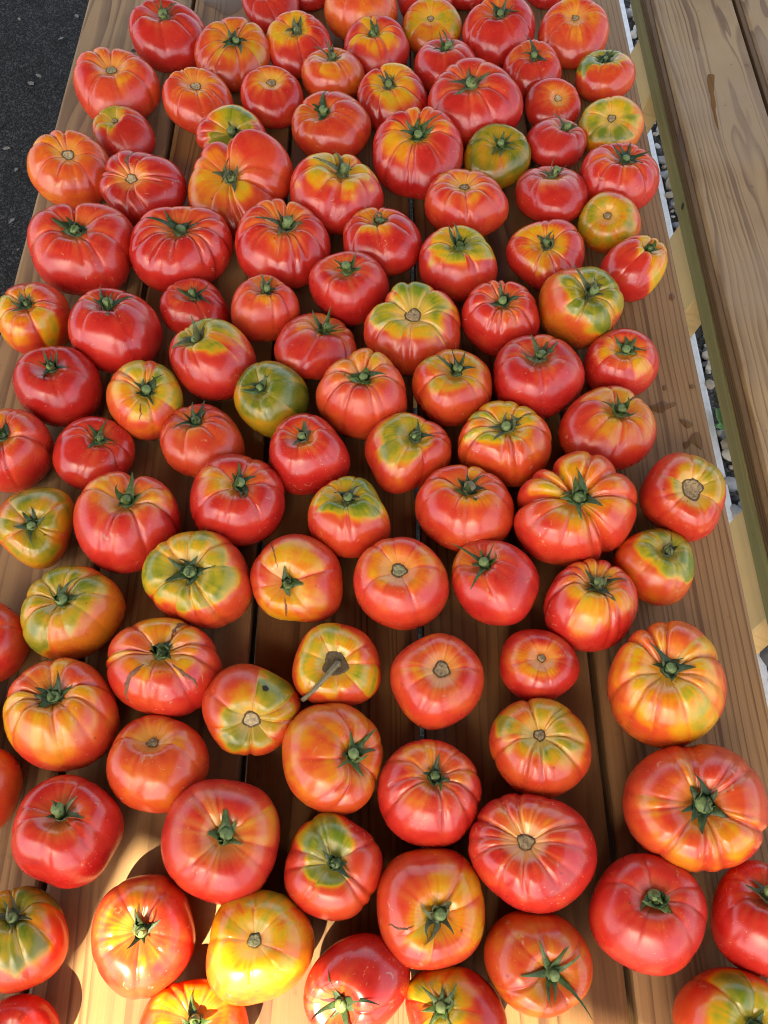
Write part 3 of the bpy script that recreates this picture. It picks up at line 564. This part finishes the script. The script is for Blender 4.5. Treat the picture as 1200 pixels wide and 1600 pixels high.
# let touching neighbours settle beside one another
for _ in range(60):
    for i, a_ in enumerate(toms):
        for b_ in toms[i+1:]:
            d = b_.pos[:2]-a_.pos[:2]; L = np.linalg.norm(d)
            if L > .16 or L < 1e-6: continue
            u_ = d/L; ra = a_.a*math.hypot(u_[0], u_[1]*a_.ay); rb_ = b_.a*math.hypot(u_[0], u_[1]*b_.ay)
            dz = abs(a_.c-b_.c); need = math.sqrt(max((ra+rb_)**2-dz*dz, 0))*.965
            if L < need:
                k = (need-L)*.25*u_; a_.pos[:2] -= k; b_.pos[:2] += k
    for t_ in toms: t_.pos[:2] += (t_.p0[:2]-t_.pos[:2])*.03

NT, NP_ = 50, 160
TH_ = np.concatenate([np.linspace(0.012, 1.1, 28), np.linspace(1.1, 3.1, NT-27)[1:]])
PH_ = np.linspace(0, 2*np.pi, NP_+1)[:-1]
TG, PG = np.meshgrid(TH_, PH_, indexing='ij')
FQ = []
for i in range(len(TH_)-1):
    for j in range(NP_):
        k = (j+1) % NP_; FQ.append((i*NP_+j, (i+1)*NP_+j, (i+1)*NP_+k, i*NP_+k))
FQ.append(tuple(range(NP_))); FQ.append(tuple((len(TH_)-1)*NP_+j for j in range(NP_))[::-1])
FQ_L = np.array([x for f in FQ for x in f], np.int32); FQ_S = np.cumsum([0]+[len(f) for f in FQ[:-1]]).astype(np.int32)
def mesh_np(name, v, faces, mat):
    me = bpy.data.meshes.new(name); me.materials.append(mat)
    if faces is FQ:
        me.vertices.add(len(v)); me.vertices.foreach_set('co', v.astype(np.float32).ravel())
        me.loops.add(len(FQ_L)); me.loops.foreach_set('vertex_index', FQ_L)
        me.polygons.add(len(FQ)); me.polygons.foreach_set('loop_start', FQ_S); me.update(calc_edges=True)
    else: me.from_pydata(v.tolist(), [], faces)
    me.polygons.foreach_set('use_smooth', [True]*len(me.polygons)); me.update(); return me
def tube(path, rad, seg=8, cap=True):
    path = np.array(path, float); n = len(path); V = []; Fc = []
    tan = np.gradient(path, axis=0); ref = np.array([.31, .77, .55])
    for k in range(n):
        t_ = tan[k]/np.linalg.norm(tan[k]); a_ = np.cross(t_, ref); a_ /= np.linalg.norm(a_); b_ = np.cross(t_, a_)
        for j in range(seg):
            an = 2*np.pi*j/seg; rr = rad[k]*(1+.10*math.sin(5*an)); V.append(path[k]+rr*(math.cos(an)*a_+math.sin(an)*b_))
    for k in range(n-1):
        for j in range(seg): Fc.append((k*seg+j, k*seg+(j+1) % seg, (k+1)*seg+(j+1) % seg, (k+1)*seg+j))
    if cap: Fc.append(tuple(range(seg))[::-1]); Fc.append(tuple((n-1)*seg+j for j in range(seg)))
    return np.array(V), Fc

def ripeness(s, v):
    r = s.r
    ph, th = PG, TG
    g, dm = s.groove(ph)
    # which rib each point lies on
    d = wrap(ph[..., None]-s.gr); idx = np.argmin(np.where(d >= 0, d, 99), -1); rib = s.gs[idx]
    vv = np.stack([np.sin(th)*np.cos(ph), np.sin(th)*np.sin(ph), np.cos(th)], -1)
    n1 = s.lump(vv*1.9+3)*3.0; n2 = s.lump(vv*4.2-5)*3.0
    reach = s.ext*.78*(1+.85*(rib-.5)) + .15*n1 + .10*n2
    if s.dir is not None:
        reach = reach + s.ext*s.ds*.8*(np.cos(ph-math.radians(s.dir))*np.sin(np.minimum(th, 1.3)+.15)-.2)
    wsh = sst(.26, -.20, th-reach)
    tone = s.u1*(1+.30*(rib-.6)) - .12*np.clip(n2, -1, 1)
    if s.u1 < .45: tone = tone+.10*(rib-.4)
    u = s.u0+(tone-s.u0)*wsh + .05*n1 + .02*n2
    fr_ = r.integers(14, 46, 7); st_ = sum(np.sin(f_*ph+r.uniform(0, 6.28)+1.5*n1) for f_ in fr_)/7
    u = u + .11*st_*sst(1.5, .4, th)*(.25+.75*wsh)
    # grooves ripen first: redder lines between pale rib flanks
    u = u - .16*g**1.2*wsh*(s.u1 > .4)
    pl_ = s.pale*sst(1.25, .25, th)*sst(.05, .2, th)*np.clip(.85-np.abs(dm*s.n/np.pi-.32)*2.6, 0, 1)*(.35+.65*rib)
    pl_ = pl_ + (s.pale*.55+(.35 if s.top[0] in 'xX' else 0))*sst(.40, .17, th)
    pl_ = pl_ + .22*s.pale*wsh*np.clip(n1, 0, 1)
    return np.clip(u, 0, 1).ravel(), np.clip(pl_*.8, 0, .75).ravel()

def sepal(s, ph0, ln, wd, al, curl, twist):
    """one sepal: a narrow folded leaf growing from the ring; al = start elevation, curl = change of elevation (deg)"""
    K = 9; V = []
    tp = s.tp; up = s.up; ex, ey = s.ex, s.ey
    rad, hgt, ph = .095*s.a, .0012, ph0
    st = ln*s.a/(K-1)
    for k in range(K):
        t_ = k/(K-1); el = math.radians(al+curl*t_)
        er = ex*math.cos(ph)+ey*math.sin(ph); et = -ex*math.sin(ph)+ey*math.cos(ph)
        if k: rad += st*math.cos(el); hgt += st*math.sin(el)
        ph += twist/K*.35
        rr = max(rad, .0)
        wv = er@s.wx; phs = math.atan2(float(er@s.wy), float(wv))
        sp_ = s.surf(np.array([min(1.5, (max(rr, .004)/s.a)**(1/s.pw))]), np.array([phs]))[0]
        hs = float((sp_-tp)@up)
        hh = max(hgt, hs+.0011)
        if hh > hgt: hgt = hh
        c2 = tp+er*rad+up*hh
        nv = -er*math.sin(el)+up*math.cos(el); tw = twist*t_
        sd_ = et*math.cos(tw)+nv*math.sin(tw); nv2 = np.cross(sd_, er*math.cos(el)+up*math.sin(el)); nv2 = nv2 if nv2@nv > 0 else -nv2
        w_ = wd*s.a*(1-t_)**.85*(.75+.35*math.sin(min(t_*3, 1)*math.pi))+.00018
        V += [c2-sd_*w_+nv2*w_*.55, c2, c2+sd_*w_+nv2*w_*.55]
    Fc = []
    for k in range(K-1):
        for j in range(2): Fc.append((k*3+j, k*3+j+1, (k+1)*3+j+1, (k+1)*3+j))
    V = np.array(V); m_ = len(V)
    lo = V - up*.0005                     # thickness
    Fc2 = Fc + [tuple(x+m_ for x in f[::-1]) for f in Fc]
    for k in range(K-1):
        Fc2.append((k*3, (k+1)*3, (k+1)*3+m_, k*3+m_)); Fc2.append((k*3+2, k*3+2+m_, (k+1)*3+2+m_, (k+1)*3+2))
    return np.concatenate([V, lo]), Fc2
def join(parts):
    V, Fc, o_ = [], [], 0
    for v, f in parts:
        V.append(v); Fc += [tuple(x+o_ for x in q) for q in f]; o_ += len(v)
    return np.concatenate(V), Fc
def disc(s, th1, rough, lift, name, mat, root, dome=0.0):
    """corky patch that sits in the stem cavity"""
    R, Sg = 6, 26; V = [s.surf(np.array([.01]), np.array([0.]))[0]+s.up*(lift+dome)]; Fc = []
    for k in range(1, R+1):
        for j in range(Sg):
            th = th1*k/R*(1+rough*s.r.normal()*.25*(k == R)+.09*math.sin(3*j*2*math.pi/Sg+s.np_[0])+.07*math.sin(5*j*2*math.pi/Sg+s.np_[1])); p = s.surf(np.array([th]), np.array([2*np.pi*j/Sg]))[0]
            V.append(p+s.up*(lift*(1 if k < R else -.6)+dome*(1-(k/R)**2)+s.r.normal()*.00022))
    for j in range(Sg): Fc.append((0, 1+j, 1+(j+1) % Sg))
    for k in range(R-1):
        for j in range(Sg): Fc.append((1+k*Sg+j, 1+(k+1)*Sg+j, 1+(k+1)*Sg+(j+1) % Sg, 1+k*Sg+(j+1) % Sg))
    return link(name, mesh_np(name, np.array(V), Fc, mat), None, root)

for i, s in enumerate(toms):
    r = s.r
    root = empty('tomato', (s.pos[0], s.pos[1], TOP), s.label, 'tomato', 'tomatoes laid out on the table')
    v = s.surf(TG, PG); me = mesh_np('flesh', v.reshape(-1, 3), FQ, M['skin'])
    u, pl_ = ripeness(s, v)
    for nm, arr in (('ripe', u), ('pale', pl_)):
        at_ = me.attributes.new(nm, 'FLOAT', 'POINT'); at_.data.foreach_set('value', arr.astype(np.float32))
    o = link('flesh', me, None, root); o['olive'] = float(s.olive)
    s.ctr = np.array([0, 0, s.c]); s.up = s.M@np.array([0, 0, 1.]); s.up /= np.linalg.norm(s.up)
    tp = s.surf(np.array([.015]), np.array([0.]))[0]
    if s.top in ('x', 'X', 'XX'):
        th1 = {'x': .088, 'X': .115, 'XX': .155}[s.top]*(1.55 if i == 72 else 1)*r.uniform(.88, 1.12)
        rim = disc(s, th1, .12, .0008, 'stem_scar', M['cork_rim'], root)
        disc(s, th1*r.uniform(.76, .88), .3, .0014, 'scar_centre', M[('cork', 'cork2', 'cork3')[int(r.integers(3))]], rim, r.uniform(-.0004, .0012))
    elif s.top == 'l':
        disc(s, .2, .15, .0008, 'stem_scar', M['cork_rim'], root)
        path = [tp+s.up*.001, tp+s.up*.006, tp+s.up*.011]
        for t_ in (.25, .55, .85, 1.15, 1.4):
            q = s.surf(np.array([t_]), np.array([math.radians(238-10*t_)]))[0]; nn_ = (q-s.ctr)/np.linalg.norm(q-s.ctr); path.append(q+nn_*(.006 if t_ < 1 else .003))
        vv, ff = tube(path, [.0032, .0026, .0022, .0019, .0018, .0017, .0021, .0012], 9)
        link('stem', mesh_np('stem', vv, ff, M['dry']), None, root)
    elif s.top != 'n':
        parts = []
        kind = s.top
        s.tp = tp
        ex = np.cross(s.up, [.3, .9, .1]); ex /= np.linalg.norm(ex); ey = np.cross(s.up, ex); s.ex, s.ey = ex, ey
        s.wx, s.wy = s.M@np.array([1., 0, 0]), s.M@np.array([0, 1., 0])
        n = {'c': int(r.integers(7, 10)), 'u': int(r.integers(6, 9)), 's': int(r.integers(6, 9)), 'S': 7, 'C': 11}[kind]
        ph = r.uniform(0, 6.28)
        for k in range(n):
            p_ = ph+2*np.pi*(k+r.uniform(-.3, .3))/n; tw = r.normal()*1.0
            if kind in 'cC':
                ln, wd, al = r.uniform(.22, .40), r.uniform(.065, .10), r.uniform(35, 85)
                cu = r.choice([r.uniform(60, 150), r.uniform(-110, -30)])
            elif kind == 'u':
                ln, wd, al, cu = r.uniform(.25, .58), r.uniform(.055, .085), r.uniform(50, 88), r.uniform(-60, 30)
                if r.random() < .35: al, cu = r.uniform(10, 40), r.uniform(-20, 40)
            elif kind == 's': ln, wd, al, cu = r.uniform(.26, .52), r.uniform(.055, .08), r.uniform(15, 70), r.uniform(-60, 60)
            else: ln, wd, al, cu = r.uniform(.35, .72), r.uniform(.042, .06), r.uniform(10, 60), r.uniform(-60, 40)
            parts.append(sepal(s, p_, ln*1.12*r.uniform(.6, 1.2), wd*1.22, al, cu+r.normal()*45, tw))
        # the ring from which the sepals grow
        R0 = .13*s.a
        ring = []; Fc = []
        for k, (rr, zz) in enumerate(((1.05, -.003), (1.1, .0014), (.8, .0026), (.35, .003))):
            for j in range(14): ring.append(tp+(ex*math.cos(j*.449)+ey*math.sin(j*.449))*R0*rr*(1+.10*math.sin(5*j*.449))+s.up*zz)
        for k in range(3):
            for j in range(14): Fc.append((k*14+j, k*14+(j+1) % 14, (k+1)*14+(j+1) % 14, (k+1)*14+j))
        Fc.append(tuple(42+j for j in range(14)))
        parts.append((np.array(ring), Fc))
        vv, ff = join(parts); cal = link('calyx', mesh_np('calyx', vv, ff, M[('calyx', 'calyx2', 'calyx3')[int(r.integers(3))]]), None, root)
        ll = {'c': .0055, 'C': .006, 'u': .008, 's': .0055, 'S': .006}[kind]*r.uniform(.7, 1.3)
        ax = s.up+ex*r.normal()*.22+ey*r.normal()*.22
        rs = s.a*r.uniform(.085, .115)
        thick = i in (70,)
        path = [tp, tp+ax*ll*.5, tp+ax*ll*.85, tp+ax*(ll+.0008)]
        vv, ff = tube(path, [rs*1.15, rs*.9, rs*1.12, rs*.8], 10)
        link('stem', mesh_np('stem', vv, ff, M['stem'] if not thick else M['dry']), None, root)
    for (pd, t0, t1, wd) in s.sp.get('cr', []):
        V, Fc = [], []; K = 14
        for k in range(K):
            t_ = k/(K-1); th = t0+(t1-t0)*t_; hw = .022*wd*math.sin(math.pi*(.04+.93*t_))*(1+.5*r.normal()*.5)*.75/max(math.sin(th), .35)
            pc_ = math.radians(pd)+.06*math.sin(t_*5+pd)+.015*r.normal()
            for q in (-1, 0, 1):
                p_ = s.surf(np.array([th]), np.array([pc_+q*hw]))[0]; nn_ = (p_-s.ctr)/np.linalg.norm(p_-s.ctr)
                V.append(p_+nn_*(.0007 if q == 0 else .00012))
        for k in range(K-1):
            for j in range(2): Fc.append((k*3+j, (k+1)*3+j, (k+1)*3+j+1, k*3+j+1))
        link('crack', mesh_np('crack', np.array(V), Fc, M['crack']), None, root)
    if s.top == 'XX':
        q = s.surf(np.array([.85]), np.array([math.radians(70)]))[0]; nn_ = (q-s.ctr)/np.linalg.norm(q-s.ctr)
        V = [q+nn_*.0006]; e1 = np.cross(nn_, [0, 0, 1.]); e1 /= np.linalg.norm(e1); e2 = np.cross(nn_, e1)
        for j in range(12): V.append(q+nn_*.0003+(e1*math.cos(j*.5236)+e2*math.sin(j*.5236))*.0028*(1+.2*r.normal()*.5))
        link('insect_hole', mesh_np('insect_hole', np.array(V), [(0, 1+j, 1+(j+1) % 12) for j in range(12)], M['hole']), None, root)

# ------------------------------------------------------------------ wet spots, weeds
def spill(name, pts, z, mat, label, cat, group, pith=(0.10, 9.4, 0.055), ref=(X0+2*PL, TM)):
    c = np.mean([at(px, py, z)[0] for px, py in pts], 0)
    P = [at(px, py, z)[0]-c for px, py in pts]
    Q = []; n = len(P)
    for k in range(n):                                  # rounded outline
        p0, p1, p2, p3 = P[k-1], P[k], P[(k+1) % n], P[(k+2) % n]
        for t_ in (0, .25, .5, .75):
            Q.append(.5*((2*p1)+(-p0+p2)*t_+(2*p0-5*p1+4*p2-p3)*t_*t_+(-p0+3*p1-3*p2+p3)*t_**3))
    m_ = len(Q); V = [q+np.array([0, 0, .0002]) for q in Q]+[q*.86+np.array([0, 0, .0005]) for q in Q]+[np.array([0, 0, .00055])]
    Fc = [(k, (k+1) % m_, m_+(k+1) % m_, m_+k) for k in range(m_)]+[(m_+k, m_+(k+1) % m_, 2*m_) for k in range(m_)]
    o = link(name, mesh_np(name, np.array(V), Fc, mat), None, None, tuple(c)); tag(o, label, cat, group)
    o['pith'] = (pith[0]+c[0]-ref[0], pith[1]+c[1]-ref[1], pith[2]+TH/2); o['tone'] = TONE; return o
WG = 'wet spots on the table'
spill('wet_spot', [(1012,637),(1027,630),(1036,626),(1043,630),(1054,628),(1055,634),(1042,640),(1034,646),(1022,643)], TOP, M['spill'], 'long wet brown spot beside the wide spiky red tomato', 'wet spot', WG)
spill('wet_spot', [(1061,655),(1071,655),(1083,662),(1079,668),(1072,669),(1066,663)], TOP, M['spill'], 'small wet brown spot, middle of the chain on the bench-side plank', 'wet spot', WG)
spill('wet_spot', [(1067,692),(1075,688),(1082,677),(1092,676),(1097,688),(1096,703),(1088,694),(1079,692),(1073,702),(1069,700)], TOP, M['spill'], 'wet brown spot just behind the olive-crowned tomato at the edge', 'wet spot', WG)
spill('wet_spot', [(1046,460),(1052,458),(1055,465),(1050,470),(1045,467)], TOP, M['spill'], 'small round wet spot beside the red tomato with a yellow cheek', 'wet spot', WG)
spill('wet_spot', [(1035,603),(1041,601),(1043,607),(1038,611),(1035,608)], TOP, M['spill'], 'tiny wet drop nearest the red tomato with yellow patches', 'wet spot', WG)
spill('wet_spot', [(1077,602),(1083,600),(1087,604),(1082,608),(1078,607)], TOP, M['spill'], 'tiny reddish drop close to the bench-side table edge', 'wet spot', WG)
spill('wet_spot', [(318,0),(345,-4),(378,-6),(382,6),(368,20),(352,24),(336,14),(322,8)], TOP, M['spill'], 'large wet brown patch at the far end of the left planks', 'wet spot', WG, piths[1], (X0-PL, TM))
spill('knot_stain', [(1105,118),(1116,117),(1115,128),(1112,136),(1116,148),(1119,164),(1118,172),(1121,188),(1123,205),(1117,190),(1114,176),(1111,166),(1110,150),(1107,140)], BZ, M['stain'], 'dark tapering resin streak on the bench seat', 'stain', None, (-0.03, 1.3, 0.035), (XB+BW/2, TM))

def weed(px, py, n, ln, label):
    p, _ = at(px, py, 0.02); root = empty('weed', tuple(p), label, 'weed', 'weeds in the gravel')
    for k in range(n):
        an = k*2.4+RNG.random(); L = ln*(.6+.5*RNG.random()); w = L*.28; el = .25+.9*RNG.random()
        dx, dy = math.cos(an), math.sin(an); V = []; Fc = []; K = 6
        for q in range(K):
            t_ = q/(K-1); rr = L*t_; zz = L*el*math.sin(t_*1.6)*.8+.004; ww = w*math.sin(math.pi*(.08+.9*t_))
            for sgn in (-1, 0, 1): V.append((dx*rr-dy*ww*sgn, dy*rr+dx*ww*sgn, zz+abs(sgn)*ww*.3))
        for q in range(K-1):
            for j in range(2): Fc.append((q*3+j, q*3+j+1, (q+1)*3+j+1, (q+1)*3+j))
        link('leaf', mesh_np('leaf', np.array(V), Fc, M['weed']), None, root)
weed(1095, 498, 9, 0.020, 'small pale green weed sprouting in gravel, farther of the two')
weed(1133, 672, 8, 0.045, 'larger green leafy weed in the gravel beneath the bench')
